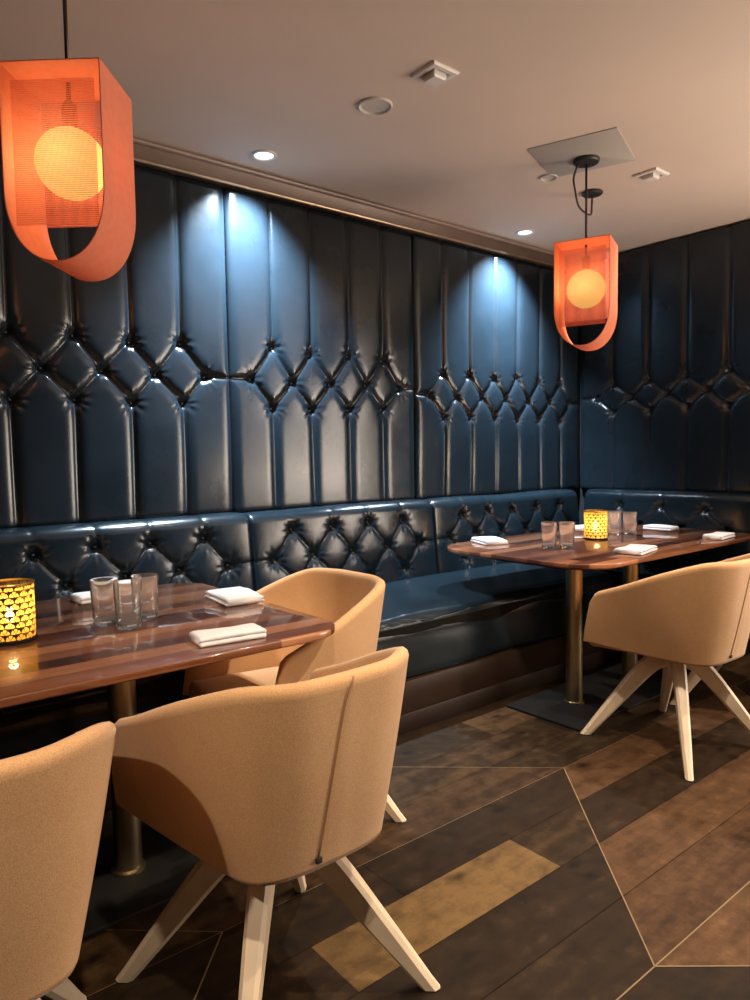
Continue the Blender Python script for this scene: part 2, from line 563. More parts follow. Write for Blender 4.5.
def panel_lines(W, n, zA, zB, zC, z0, z1, rg):
    w = W / n
    j = lambda s=.006: rg.uniform(-s, s)
    A = [(i * w + j(), zA + j(.01)) for i in range(1, n)]
    B = [((i + .5) * w + j(), zB + j(.006)) for i in range(n)]
    Cc = [(i * w + j(), zC + j(.01)) for i in range(1, n)]
    segs = [((0, z0), (0, z1)), ((W, z0), (W, z1))]
    for i in range(n - 1):
        segs.append((A[i], ((i + 1) * w, z1)))
        segs.append((Cc[i], ((i + 1) * w, z0)))
        for b in (B[i], B[i + 1]):
            segs.append((A[i], b)); segs.append((b, Cc[i]))
    segs.append(((0, zB), B[0])); segs.append((B[-1], (W, zB)))
    return segs, A + B + Cc

def button_mesh():
    prof = [(0, .0065), (.004, .0062), (.0075, .0045), (.0095, .0015), (.0098, -.002), (.008, -.006), (0, -.006)]
    o = lathe('button', prof, M['leather_seat'], None, 16)
    me = o.data; bpy.data.objects.remove(o)
    return me
BUTTON = button_mesh()

def add_button(parent, pos, axis):
    b = link(bpy.data.objects.new('button', BUTTON), parent)
    b.location = pos
    b.rotation_euler = (PI / 2, 0, 0) if axis == 'y' else (0, -PI / 2, 0)
    return b

def wall_panel(axis, start, W, n, zs, label, seed, base, z0=.965, z1=2.562):
    """axis 'y': panel on the left wall running along +x from start, facing -y;
       axis 'x': on the right wall running along -y from start, facing -x"""
    rg = random.Random(seed)
    segs, btn = panel_lines(W, n, *zs, z0, z1, rg)
    du = .0085
    us = np.linspace(0, W, int(W / du) + 1)
    vs = np.concatenate([np.linspace(z0, zs[2] - .10, 34, endpoint=False), np.linspace(zs[2] - .10, zs[0] + .12, 78, endpoint=False), np.linspace(zs[0] + .12, z1, 60)])
    U, V = np.meshgrid(us, vs, indexing='ij')
    h = tuft_relief(U, V, segs, [], btn, .060, .018, seed, .008, .45) + .030
    edge = np.minimum(np.minimum(V - z0, z1 - V), 9) / .03
    h = h - .012 * (1 - np.clip(edge, 0, 1)) ** 2
    # skirt back to the wall
    hp = np.pad(h, 1, mode='edge'); Up = np.pad(U, 1, mode='edge'); Vp = np.pad(V, 1, mode='edge')
    hp[0, :] = hp[-1, :] = 0; hp[:, 0] = hp[:, -1] = 0
    Z = Vp - z0
    if axis == 'y':
        P = np.stack([Up, -hp, Z], -1); loc = (start, base, z0)
        o = grid_obj('upholstered_wall_panel', P, M['leather'], None, loc)
    else:
        P = np.stack([-hp, -Up, Z], -1); loc = (base, start, z0)
        o = grid_obj('upholstered_wall_panel', P, M['leather'], None, loc)
    fix_normals(o)
    tag(o, label, 'wall panel', 'tufted navy leather wall panels')
    for bx, by in btn:
        i = min(max(np.searchsorted(us, bx), 0), len(us) - 1); jv = min(np.searchsorted(vs, by), len(vs) - 1)
        hb = h[i, jv] + .002
        add_button(o, (bx, -hb, by - z0) if axis == 'y' else (-hb, -bx, by - z0), axis)
    return o

w = .246
wall_panel('y', 1.672 - 9 * w, 9 * w, 9, (1.785, 1.64, 1.505), 'tufted navy leather wall panel in deep shadow behind the left orange pendant', 1, WL)
wall_panel('y', 1.674, 5 * w - .002, 5, (1.80, 1.64, 1.505), 'middle tufted navy leather wall panel with warm reflections above the banquette', 2, WL)
wall_panel('y', 2.906, 4.585 - 2.906, 7, (1.75, 1.61, 1.475), 'tufted navy leather wall panel washed blue by the downlight near the corner', 3, WL)
wall_panel('x', 3.15, .27 * 9, 9, (1.745, 1.635, 1.53), 'dim tufted navy leather panel on the right wall behind the far table', 4, WR, z1=2.64)

# ------------------------------------------------------------------ banquettes
def backrest(axis, start, W, n, front, parent, seed, z0=.47, back=None):
    """rounded tufted back cushion; local to parent at world origin"""
    rg = random.Random(seed)
    wv = W / n
    j = lambda s=.006: rg.uniform(-s, s)
    Aq = [(i * wv + j(), .873 + j()) for i in range(1, n)]
    Bq = [((i + .5) * wv + j(), .737 + j()) for i in range(n)]
    Cq = [(i * wv + j(), .60 + j()) for i in range(1, n)]
    top_s = 1.12
    segs = [((0, 0.3), (0, 1.2)), ((W, .3), (W, 1.2))]
    shallow = []
    for i in range(n - 1):
        shallow.append((Aq[i], ((i + 1) * wv, top_s)))
        segs.append((Cq[i], ((i + 1) * wv, .3)))
        for b in (Bq[i], Bq[i + 1]):
            segs.append((Aq[i], b)); segs.append((b, Cq[i]))
    shallow.append(((0, .737), Bq[0])); shallow.append((Bq[-1], (W, .737)))
    # profile: straight front then a rolled top (s equals z on the straight part)
    r = .055; zt = .978
    pts = []
    for s in np.concatenate([np.linspace(z0, zt - r, 58, endpoint=False), np.linspace(zt - r, zt - r + r * PI / 2, 14, endpoint=False), np.linspace(zt - r + r * PI / 2, zt - r + r * PI / 2 + .05, 6)]):
        if s < zt - r: pts.append((s, 0, s, -1, 0))
        elif s < zt - r + r * PI / 2:
            a = (s - (zt - r)) / r; pts.append((s, r - r * math.cos(a), zt - r + r * math.sin(a), -math.cos(a), math.sin(a)))
        else: pts.append((s, r + (s - (zt - r + r * PI / 2)), zt, 0, 1))
    pts = np.array(pts)
    us = np.linspace(0, W, int(W / .0085) + 1)
    U, Sx = np.meshgrid(us, pts[:, 0], indexing='ij')
    btn = Aq + Bq + Cq
    h = tuft_relief(U, Sx, segs, shallow, btn, .095, .013, seed, .0045, .62) - .013
    dep = pts[:, 1][None] + pts[:, 3][None] * h + np.clip((pts[:, 2][None] - .86) * .10, -.036, .012)      # distance behind front plane, leaning back
    Zz = pts[:, 2][None] + pts[:, 4][None] * h
    # close to the back
    bk = .105
    dp = np.pad(dep, 1, mode='edge'); zp = np.pad(Zz, 1, mode='edge'); up = np.pad(U, 1, mode='edge')
    dp[0, :] = dp[-1, :] = bk; dp[:, 0] = dp[:, -1] = bk
    if axis == 'y':
        P = np.stack([start + up, front + dp, zp], -1)
    else:
        P = np.stack([front + dp, start - up, zp], -1)
    o = fix_normals(grid_obj('backrest', P, M['leather_seat'], parent))
    for bx, by in btn:
        i = min(np.searchsorted(us, bx), len(us) - 1); jv = min(np.searchsorted(pts[:, 0], by), len(pts) - 1)
        d = dep[i, jv] - .002
        add_button(o, (start + bx, front + d, by) if axis == 'y' else (front + d, start - bx, by), axis)
    return o

def seat_mesh(axis, a0, a1, front, back, parent, seed):
    """long bench cushion with rolled front edge and creases; front skirt runs down to the kick board"""
    rg = np.random.RandomState(seed)
    prof = [(back, .46), (back, .530), (back - .15, .533), (back - .3, .530), (back - .42, .524), (front + .14, .519)]
    r = .055
    for k in range(9):
        a = k / 8 * PI / 2
        prof.append((front + .045 + r - r * math.sin(a), .513 - r + r * math.cos(a)))
    prof += [(front + .032, .42), (front + .024, .36), (front + .022, .30), (front + .022, .25), (front + .028, .232), (front + .06, .230)]
    prof = np.array(crom(prof, 90))
    n = int(abs(a1 - a0) / .016)
    As = np.linspace(a0, a1, n)
    Sg, Pj = np.meshgrid(As, np.arange(len(prof)), indexing='ij')
    D = prof[:, 0][Pj]; Z = prof[:, 1][Pj]
    # tangent normal
    tn = np.gradient(prof, axis=0); nn = np.stack([tn[:, 1], -tn[:, 0]], -1); nn /= np.linalg.norm(nn, axis=1)[:, None] + 1e-9
    h = np.zeros(Sg.shape)
    for _ in range(60):
        c = rg.uniform(min(a0, a1), max(a0, a1)); jc = rg.uniform(18, 62); sl = rg.uniform(-.012, .012); wd = rg.uniform(.006, .016); ln = rg.uniform(5, 14)
        h += rg.uniform(-.0030, .0014) * np.exp(-((Sg - c - sl * (Pj - jc)) / wd) ** 2 - ((Pj - jc) / ln) ** 2)
    for _ in range(10):
        fx = rg.uniform(2, 12); fy = rg.uniform(-.2, .2); h += .0012 * np.sin(Sg * fx + Pj * fy + rg.rand() * 6)
    D = D + nn[:, 0][Pj] * h * -1; Z = Z + nn[:, 1][Pj] * h * -1
    if axis == 'y':
        P = np.stack([Sg, D, Z], -1)
    else:
        P = np.stack([D, Sg, Z], -1)
    o = grid_obj('seat', P, M['leather_seat'], parent, wrap_v=True, caps=True)
    return fix_normals(o)

BF = 3.045     # front of the left back cushions
ban = thing('banquette', 'long navy leather banquette with buttoned back along the left wall', 'banquette', (0, 0, 0))
for k, (s, n) in enumerate(((1.70 - 9 * w, 9), (1.703, 5), (2.936, 6))):
    W = n * w - .003 if k < 2 else 4.398 - 2.936
    backrest('y', s, W, n, BF, ban, 20 + k)
SEATF = 2.345
seat_mesh('y', -.5, 3.80, SEATF, BF - .005, ban, 5)
box('base', (-.5, SEATF + .035, .0), (3.80, BF + .1, .47), M['iron'], ban)
box('kick_board', (-.5, SEATF - .003, .088), (3.80, SEATF + .034, .229), M['kick'], ban, .003)
box('baseboard', (-.5, SEATF - .012, .0), (3.80, SEATF + .034, .087), M['kicklow'], ban, .003)
box('back_board', (-.5, BF + .1055, .0), (4.44, WL - .001, .93), M['iron'], ban)

RF = 4.44
ban2 = thing('banquette', 'navy leather banquette with buttoned back along the right wall behind the far table', 'banquette', (RF, 1.9, 0))
def rel(o, root):
    """parent already-built world-space part keeping its place"""
    o.location = Vector(o.location) - Vector(root.location)
    return o
rel(backrest('x', 3.04, 1.19, 4, RF, ban2, 31), ban2)
rel(seat_mesh('x', 2.985, 1.86, 3.81, RF - .005, ban2, 8), ban2)
rel(box('base', (3.845, 1.87, 0), (RF + .1, 2.985, .47), M['iron'], ban2), ban2)
rel(box('kick_board', (3.81, 1.87, .0), (3.844, 2.33, .236), M['kick'], ban2, .003), ban2)
rel(box('back_board', (RF + .1055, 1.86, 0), (WR - .001, 3.03, .93), M['iron'], ban2), ban2)

# ------------------------------------------------------------------ tables
def rounded_rect(x0, x1, y0, y1, r, n=10):
    pts = []
    for cx, cy, a0 in ((x1 - r, y1 - r, 0), (x0 + r, y1 - r, PI / 2), (x0 + r, y0 + r, PI), (x1 - r, y0 + r, 3 * PI / 2)):
        for k in range(n + 1):
            a = a0 + k / n * PI / 2
            pts.append((cx + r * math.cos(a), cy + r * math.sin(a)))
    return pts

def slab(name, outline, z0, z1, mat, parent, bev=.004, under=None):
    """solid slab with softly eased edges"""
    bm = bmesh.new()
    c = Vector((sum(p[0] for p in outline) / len(outline), sum(p[1] for p in outline) / len(outline)))
    lv = [(0, z0 + bev * 2.2), (-bev * .3, z0 + bev), (-bev, z0)]
    rings = []
    def ring(inset, z):
        out = []
        n = len(outline)
        for i, p in enumerate(outline):
            a, b = Vector(outline[i - 1]), Vector(outline[(i + 1) % n])
            t = (b - a).normalized(); nrm = Vector((-t.y, t.x))
            q = Vector(p) + nrm * inset
            out.append(bm.verts.new((q.x, q.y, z)))
        return out
    lower = ((bev * 1.2, z0), (bev * .3, z0 + bev * .4), (0, z0 + bev * 1.2)) if under is None else ((under[0], z0), (bev * .4, z0 + under[1] - bev * .2), (0, z0 + under[1] + bev * .6))
    for ins, z in lower + ( (0, z1 - bev * 1.2), (bev * .3, z1 - bev * .4), (bev * 1.2, z1)):
        rings.append(ring(ins, z))
    for A, B in zip(rings, rings[1:]):
        for i in range(len(A)):
            i2 = (i + 1) % len(A)
            bm.faces.new((A[i], A[i2], B[i2], B[i]))
    bm.faces.new(rings[-1]); bm.faces.new(list(reversed(rings[0])))
    return bm_obj(name, bm, mat, parent, ang=50)

TZ = .75
def dining_table(x0, x1, y0, y1, poles, py, label, r=.12):
    cx, cy = (x0 + x1) / 2, (y0 + y1) / 2
    t = thing('dining_table', label, 'table', (cx, cy, 0), 0, 'walnut restaurant tables')
    slab('tabletop', rounded_rect(x0 - cx, x1 - cx, y0 - cy, y1 - cy, r), TZ - .036, TZ, M['table'], t, .0035, (.045, .017))
    bx0, bx1 = min(poles) - .28, max(poles) + .25
    slab('base_plate', rounded_rect(bx0 - cx, bx1 - cx, py - .222 - cy, py + .20 - cy, .012, 4), 0.0015, .014, M['iron'], t, .002)
    for p in poles:
        lathe('pole', [(0, .0142), (.050, .0142), (.050, .022), (.0405, .026), (.0405, TZ - .048), (0, TZ - .048)], M['pole'], t, 40, (p - cx, py - cy, 0))
        box('mounting_plate', (p - cx - .12, py - cy - .12, TZ - .0475), (p - cx + .12, py - cy + .12, TZ - .0365), M['iron'], t, .002)
    return t

dining_table(-.46, 1.234, 1.635, 2.70, (.06, .712), 2.085, 'striped walnut table in the left foreground with one gilt candle and three glasses')
dining_table(2.640, 4.40, 1.752, 2.775, (2.920, 3.425), 2.050, 'striped walnut table in the far corner under the pendant that looks smaller', .22)

# ------------------------------------------------------------------ chairs
def make_chair():
    t = thing('tub_chair', '', 'chair', (0, 0, 0), 0, 'tan tub chairs around the two tables')
    half_rim = [(0, -.315, .806), (.125, -.303, .806), (.228, -.232, .801), (.279, -.085, .752), (.292, .075, .688), (.287, .225, .634)]
    half_bot = [(0, -.252, .414), (.080, -.244, .410), (.140, -.224, .407), (.172, -.192, .406), (.190, -.135, .407), (.226, .06, .415), (.264, .264, .430)]
    n = 44
    hr, hb = crom(half_rim, n), crom(half_bot, n)
    mir = np.array([-1, 1, 1])
    rim = np.vstack([(hr[1:] * mir)[::-1], hr]); bot = np.vstack([(hb[1:] * mir)[::-1], hb])
    N = len(rim)
    th = .034
    prof_pts = []
    for i in range(N):
        u = abs(i - (N - 1) / 2) / ((N - 1) / 2)
        R, B = rim[i].copy(), bot[i].copy()
        k = max(0, (u - .94) / .06)
        R[2] -= .024 * (1 - math.sqrt(max(0, 1 - k * k)))
        # in-plane inward normal from tangent of the outline
        i0, i1 = max(0, i - 1), min(N - 1, i + 1)
        tg = rim[i1] - rim[i0]; nin = np.array([-tg[1], tg[0], 0]); nin /= np.linalg.norm(nin)
        thk = th * (1 - .5 * k ** 3)
        row = []
        for s in (0, .025, .06, .15, .27, .4, .53, .66, .79, .90, .97, 1):                       # outer face, slightly bellied
            p = B * (1 - s) + R * s
            p = p - nin * (.003 * math.sin(PI * s))
            row.append(p)
        top = R
        for a in (35, 70, 110, 145):
            aa = math.radians(a)
            row.append(top + nin * (thk / 2 - thk / 2 * math.cos(aa)) + np.array([0, 0, .5 * thk * math.sin(aa)]))
        for s in (1, .97, .85, .7, .55, .4, .25, .12, .03, 0):
            p = B * (1 - s) + R * s
            p = p - nin * (.003 * math.sin(PI * s)) + nin * thk
            row.append(p)
        prof_pts.append(row)
    P = np.array(prof_pts)
    # rounded arm fronts: extra end rings pulled to the profile's middle line
    def end_ring(row, fwdv, k):
        mid = (row[:12].mean(0) + row[-10:].mean(0)) / 2
        c = []
        for q in row:
            # squeeze thickness towards the centre line
            base = q
            j = np.argmin(np.linalg.norm(row - q, axis=1))
            c.append(base)
        return np.array(c)
    def squeeze(row, f, adv):
        nseg = len(row)
        out = row.copy()
        cl = (row + row[::-1]) / 2          # approx. centre line (profile is near symmetric)
        out = cl + (row - cl) * f + adv
        return out
    def adv_vec(e, pz):
        return None
    ends = []
    for side, idx, nb in ((0, 0, 1), (1, N - 1, N - 2)):
        row = P[idx]; d = row - P[nb]; d = d / (np.linalg.norm(d, axis=1)[:, None] + 1e-9)
        rr = []
        for a in (30, 60, 85):
            aa = math.radians(a)
            rr.append(squeeze(row, max(.04, math.cos(aa)), d * .014 * math.sin(aa)))
        ends.append(np.array(rr))
    P = np.concatenate([ends[0][::-1], P, ends[1]], 0)
    o = grid_obj('shell', P, M['fabric'], t, wrap_v=True, caps=True)
    fix_normals(o)
    # seat cushion + underside, filling the U
    out = [(b[0] * .93, b[1] * .93 if b[1] < 0 else b[1], b[2]) for b in bot]
    out = np.array(out)
    x1, y1 = out[-1][0], out[-1][1]
    front = []
    for k in range(1, 14):
        f = k / 14; x = x1 * (1 - 2 * f)
        front.append((x, y1 + .030 * math.sin(PI * f) ** .5, .425))
    loop = [(p[0], p[1]) for p in out] + [(p[0], p[1]) for p in front]
    L = np.array(loop)
    rings = []
    for sc, z in ((.05, .401), (.55, .401), (.88, .404), (.955, .409), (.985, .42), (.99, .44), (.985, .462), (.965, .476), (.93, .484), (.80, .490), (.5, .493), (.05, .494)):
        cen = np.array([0, .01])
        q = cen + (L - cen) * sc
        rings.append([(x, y, z - (.012 * max(0, -y) if z > .45 else 0)) for x, y in q])
    seat = grid_obj('seat', np.array(rings), M['fabric'], t, wrap_v=True, caps=True)
    fix_normals(seat)
    # closing seam down the middle of the back, with its small black tab
    c = (N - 1) // 2 + 3
    line = []
    for i in range(2, 13):
        f = c - 5 * (1 - i / 11); k = int(math.floor(f)); f -= k
        line.append(P[k][i] * (1 - f) + P[k + 1][i] * f)
    tube('seam', [tuple(p + np.array([.0, -.0006, 0])) for p in line], .0022, M['seam'], t, 6)
    pb = line[0]
    box('tab', (pb[0] - .006, pb[1] - .006, pb[2] - .006), (pb[0] + .008, pb[1] + .001, pb[2] + .006), M['blacktag'], t, .001)
    # four splayed legs meeting under the shell
    st = crom([(0.0, .364, .066, .050), (.050, .362, .072, .050), (.098, .336, .072, .050), (.158, .270, .066, .047), (.238, .168, .055, .041), (.302, .086, .045, .036), (.356, .0165, .036, .030)], 26)
    rows = []
    for i, (r, z, hh, tt) in enumerate(st):
        j0, j1 = max(0, i - 1), min(len(st) - 1, i + 1)
        tx, tz = st[j1][0] - st[j0][0], st[j1][1] - st[j0][1]
        L_ = math.hypot(tx, tz); tx, tz = tx / L_, tz / L_
        nx, nz = -tz, tx
        ch = .009
        cs = [(-hh / 2 + ch, -tt / 2), (hh / 2 - ch, -tt / 2), (hh / 2, -tt / 2 + ch), (hh / 2, tt / 2 - ch), (hh / 2 - ch, tt / 2), (-hh / 2 + ch, tt / 2), (-hh / 2, tt / 2 - ch), (-hh / 2, -tt / 2 + ch)]
        rows.append([(r + nx * a, b, z + nz * a) for a, b in cs])
    # end cut level with the floor
    last = np.array(rows[-1]); d = np.array([st[-1][0] - st[-2][0], 0, st[-1][1] - st[-2][1]]); d /= np.linalg.norm(d)
    foot = np.array([p + d * ((.0035 - p[2]) / d[2]) for p in last])
    rows.append(foot.tolist())
    P2 = np.array(rows)
    glide = np.array([foot + [0, 0, 0], foot * [1, 1, 0] + [0, 0, .0005]])
    legm = None
    for k in range(4):
        if legm is None:
            lg = sharp(grid_obj('leg', P2, M['legwood'], t, wrap_v=True, caps=True), 40)
            legm = lg
            gl = sharp(grid_obj('glide', glide, M['legglide'], lg, wrap_v=True, caps=True), 40)
        else:
            lg = legm.copy(); C.objects.link(lg); lg.parent = t
            g2 = gl.copy(); C.objects.link(g2); g2.parent = lg
        lg.rotation_euler = (0, 0, PI / 4 + k * PI / 2)
    lathe('hub', [(0, .332), (.03, .332), (.045, .342), (.052, .36), (.052, .4), (0, .4)], M['legwood'], t, 32)
    return t

CH = make_chair()
def place_chair(x, y, deg, base, label, first=False):
    c = CH if first else copy_tree(CH)
    c.location = (x, y, 0); c.rotation_euler = (0, 0, math.radians(deg))
    c['label'] = label
    k = 0
    for ch in c.children:
        if ch.name.startswith('leg'):
            ch.rotation_euler = (0, 0, PI / 4 + k * PI / 2 + math.radians(base)); k += 1
    return c
place_chair(2.86, 1.50, -1, -8, 'tan tub chair in front of the far table, side view on whitish splayed legs')
place_chair(1.272, 2.035, 91, -1, 'tan tub chair tucked under the right end of the left table, facing left')
place_chair(.158, 1.405, -4, 0, 'tan tub chair back cut off by the bottom left corner of the photo')
place_chair(3.575, 1.505, 0, 8, 'tan tub chair mostly hidden behind another chair at the right edge of the far table')
place_chair(.816, 1.405, 1, 1.5, 'tan tub chair in the foreground seen from behind, whole splayed wooden base in view', True)

# ------------------------------------------------------------------ pendants
def pendant(x, y, ang, hook, label):
    """lantern: a coral band bent into a U, a mesh sleeve and a glowing opal globe inside"""
    t = thing('pendant_lamp', label, 'pendant lamp', (x, y, CEIL), 0, 'coral band pendants')
    T = 2.253 - CEIL; Bt = 1.757 - CEIL
    hw, hd = .130, .108
    shade = link(bpy.data.objects.new('shade', None), t)
    # band outline in the width/height plane
    def outline(off):
        a, top, bottom = hw - off, T - off, Bt + off
        c = -.745 + .015           # where the straight sides end (relative to ceiling)
        c = 1.945 - CEIL
        pts = []
        for k in range(7): pts.append((-a + 2 * a * k / 6, top))
        for k in range(1, 6): pts.append((a, top + (c - top) * k / 5))
        m = 28
        for k in range(1, m):
            th = k / m * PI
            cx, sy = math.cos(th), math.sin(th)
            e = .92
            pts.append((a * math.copysign(abs(cx) ** e, cx), c + (bottom - c) * sy ** e))
        for k in range(5, 0, -1): pts.append((-a, top + (c - top) * k / 5))
        return pts
    oo, ii = outline(0), outline(.0025)
    rings = []
    for (ox, oz), (ix, iz) in zip(oo, ii):
        rings.append([(ox, -hd, oz), (ox, hd, oz), (ix, hd, iz), (ix, -hd, iz)])
    bpy.data.objects.remove(shade)
    sh = sharp(grid_obj('shade_band', np.array(rings), M['band'], t, wrap_u=True, wrap_v=True), 30)
    sh.rotation_euler = (0, 0, ang)
    # mesh sleeve: front, back and side sheets
    sw, sd = .108, .092
    zt, zb = 2.214 - CEIL, 1.852 - CEIL
    def sheet(p, q, zb=zb, zt=zt, name='mesh_panel'):
        nx, nz = 10, 14
        V, F, UV = [], [], []
        Ls = math.hypot(q[0] - p[0], q[1] - p[1])
        tx, ty = (q[0] - p[0]) / Ls, (q[1] - p[1]) / Ls
        for off in (0, .0012):
            for i in range(nx + 1):
                for j in range(nz + 1):
                    f, g = i / nx, j / nz
                    zz = zb + (zt - zb) * g
                    k = 1.0
                    V.append((p[0] + (q[0] - p[0]) * f - ty * off, p[1] + (q[1] - p[1]) * f + tx * off, zz)); UV.append((f * Ls, zz))
        st = (nx + 1) * (nz + 1)
        for i in range(nx):
            for j in range(nz):
                a = i * (nz + 1) + j
                F.append((a, a + nz + 1, a + nz + 2, a + 1))
        me_v = V[:st]; me_uv = UV[:st]
        o = mesh_obj(name, me_v, F, M['mesh'], t, False)
        uvl = o.data.uv_layers.new(name='UVMap')
        for lp in o.data.loops:
            uvl.data[lp.index].uv = me_uv[lp.vertex_index]
        o.rotation_euler = (0, 0, ang)
        return o
    sheet((-sw, -sd), (sw, -sd)); sheet((.120, sd), (-.120, sd), 1.905 - CEIL, 2.245 - CEIL)
    # globe
    zc = 2.040 - CEIL
    prof = [(0, zc - .0905)] + [(.0905 * math.sin(a), zc - .0905 * math.cos(a)) for a in np.linspace(.12, PI - .12, 28)] + [(0, zc + .0905)]
    g = lathe('globe', prof, M['globe'], t, 48, ang=60)
    lathe('lamp_holder', [(0, zc + .0915), (.020, zc + .0915), (.020, zc + .150), (.012, zc + .160), (0, zc + .160)], M['rod'], t, 24)
    tube('rod', [(0, 0, zc + .1605), (0, 0, -.012)], .0055, M['rod'], t, 12)
    lathe('canopy', [(0, 0), (.062, 0), (.062, -.010), (.056, -.018), (.02, -.022), (0, -.022)], M['cord'], t, 40)
    hx, hy = hook
    lathe('cord_anchor', [(0, 0), (.056, 0), (.056, -.006), (.050, -.012), (0, -.012)], M['cord'], t, 36, (hx, hy, 0))
    pl = bpy.data.lights.new('globe_glow', 'POINT'); pl.use_soft_falloff = False; pl.energy = 1.6; pl.color = (1, .60, .30); pl.shadow_soft_size = .0925
    po = link(bpy.data.objects.new('globe_glow', pl)); po.location = (x, y, 2.040)
    L = math.hypot(hx, hy)
    ux, uy = hx / L, hy / L
    cp = crom([(-.030, .025, -.018), (-.046, .038, -.08), (-.040, .036, -.135), (-.040 + .30 * hx, .030 + .28 * hy, -.178), (.66 * hx, .66 * hy, -.165), (.93 * hx, .93 * hy, -.08), (hx, hy, -.010)], 30)
    tube('cord', cp.tolist(), .005, M['cord'], t, 8)
    return t

pendant(3.005, 2.045, math.radians(-67), (.40, .235), 'coral lantern pendant with glowing globe above the far corner table')
pendant(.610, 2.012, math.radians(-41), (-.34, .20), 'large coral lantern pendant at top left, its round globe glowing behind mesh')

# ------------------------------------------------------------------ ceiling fittings
def plate(cx, cy, size, ang):  # thin grey square: the pendant's shadow on the ceiling, put in as colour
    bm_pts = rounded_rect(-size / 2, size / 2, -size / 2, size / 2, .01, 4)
    o = slab('ceiling_shadow_patch', bm_pts, -.004, -.0002, M['ceilshadow'], None, .001)
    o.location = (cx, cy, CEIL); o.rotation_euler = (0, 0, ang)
    return tag(o, 'square grey painted shadow on the ceiling around the mount of the right pendant', 'painted shadow')
plate(2.945, 2.025, .405, math.radians(-70))  # painted shadow of the right pendant, not a fitting
# the canopy of that pendant sits just under the shadow patch
for o in C.objects:
    if o.name == 'pendant_lamp':
        o.location.z = CEIL - .0042

def square_spot(x, y, label):
    t = thing('ceiling_spotlight', label, 'ceiling light', (x, y, CEIL), 0, 'square ceiling spotlights')
    # square bezel with an opening, and the stepped square nose inside it
    P = []
    def sq(h, z): return [(-h, -h, z), (h, -h, z), (h, h, z), (-h, h, z)]
    P = np.array([sq(.064, 0), sq(.064, -.006), sq(.060, -.011), sq(.043, -.011), sq(.040, -.006), sq(.040, -.001)])
    sharp(grid_obj('bezel', P, M['white'], t, wrap_v=True), 25)
    lathe('recess', [(.042, -.0012), (.03, -.0014), (0, -.0014)], M['darkhole'], t, 32)
    P = np.array([sq(.030, -.0015), sq(.030, -.022), sq(.026, -.028), sq(.004, -.029)])
    sharp(grid_obj('nose', P, M['white'], t, wrap_v=True, caps=True), 25)
    return t
square_spot(1.895, 1.938, 'square white ceiling spotlight nearer the camera, left of the small pendant')
square_spot(3.432, 1.955, 'square white ceiling spotlight right of the far pendant, near the right wall')

def downlight(x, y, label):
    t = thing('downlight', label, 'downlight', (x, y, CEIL), 0, 'round wall-washing downlights')
    lathe('trim_ring', [(.060, 0), (.060, -.004), (.054, -.008), (.046, -.007), (.043, -.002), (.043, -.0005)], M['white'], t, 40)
    lathe('lens', [(0, -.0022), (.03, -.0022), (.0425, -.0012), (.0425, -.0004), (0, -.0004)], M['cool'], t, 32)
    return t
downlight(1.755, 2.930, 'lit round downlight close to the cornice beside the left pendant')
downlight(3.660, 2.942, 'lit round downlight close to the cornice near the far corner')

def cover(x, y, r, label):
    o = lathe('ceiling_cover', [(0, -.001), (r * .82, -.001), (r * .86, -.004), (r * .93, -.0085), (r, -.004), (r, -.0001), (0, -.0001)], M['coverwhite'], None, 40, (x, y, CEIL))
    return tag(o, label, 'ceiling cover', 'round flat ceiling covers')
cover(1.870, 2.255, .070, 'large flat round cover plate on the ceiling above the left downlight')
cover(3.040, 2.290, .044, 'small flat round cover on the ceiling beside the right pendant mount')

# ------------------------------------------------------------------ table settings
def make_candle():
    t = thing('candle_holder', '', 'candle holder', (0, 0, 0), 0, 'pierced gilt candle holders')
    R, Hh = .064, .163
    n, m = 72, 12
    V, F, UVs = [], [], []
    for i in range(n + 1):
        a = 2 * PI * i / n
        for j in range(m + 1):
            z = .010 + (Hh - .010) * j / m
            V.append((R * math.cos(a), R * math.sin(a), z)); UVs.append((i / n, j / m))
    for i in range(n):
        for j in range(m):
            b = i * (m + 1) + j
            F.append((b, b + m + 1, b + m + 2, b + 1))
    o = mesh_obj('shade', V, F, M['fan'], t)
    uv = o.data.uv_layers.new(name='UVMap')
    for lp in o.data.loops: uv.data[lp.index].uv = UVs[lp.vertex_index]
    lathe('rim', [(R - .003, Hh - .004), (R + .0015, Hh - .004), (R + .0022, Hh - .001), (R + .001, Hh + .001), (R - .003, Hh + .001), (R - .003, Hh - .004)], M['giltrim'], t, 64)
    lathe('base', [(0, 0.0004), (R + .002, 0.0004), (R + .003, .003), (R + .003, .0095), (R - .004, .0105), (0, .0105)], M['iron'], t, 64)
    cd = lathe('candle', [(0, .0107), (.020, .0107), (.020, .040), (.018, .042), (0, .041)], M['wax'], t, 32)
    fl = lathe('flame', [(0, .050), (.007, .055), (.011, .066), (.009, .081), (.004, .098), (0, .106)], M['flame'], cd, 20)
    return t
CD = make_candle()
def place_candle(x, y, rot, label, first=False):
    c = CD if first else copy_tree(CD)
    c.location = (x, y, TZ + .0004); c.rotation_euler = (0, 0, rot); c['label'] = label
    l = bpy.data.lights.new('candle_glow', 'POINT'); l.energy = 2.1; l.color = (1, .62, .25); l.shadow_soft_size = .012
    lo = link(bpy.data.objects.new('candle_glow', l)); lo.location = (x, y, TZ + .095)
    return c
place_candle(.437, 2.16, .1, 'glowing pierced gilt candle holder cut by the left edge on the near table', True)
place_candle(3.515, 2.325, .8, 'glowing pierced gilt candle holder in the middle of the far table')

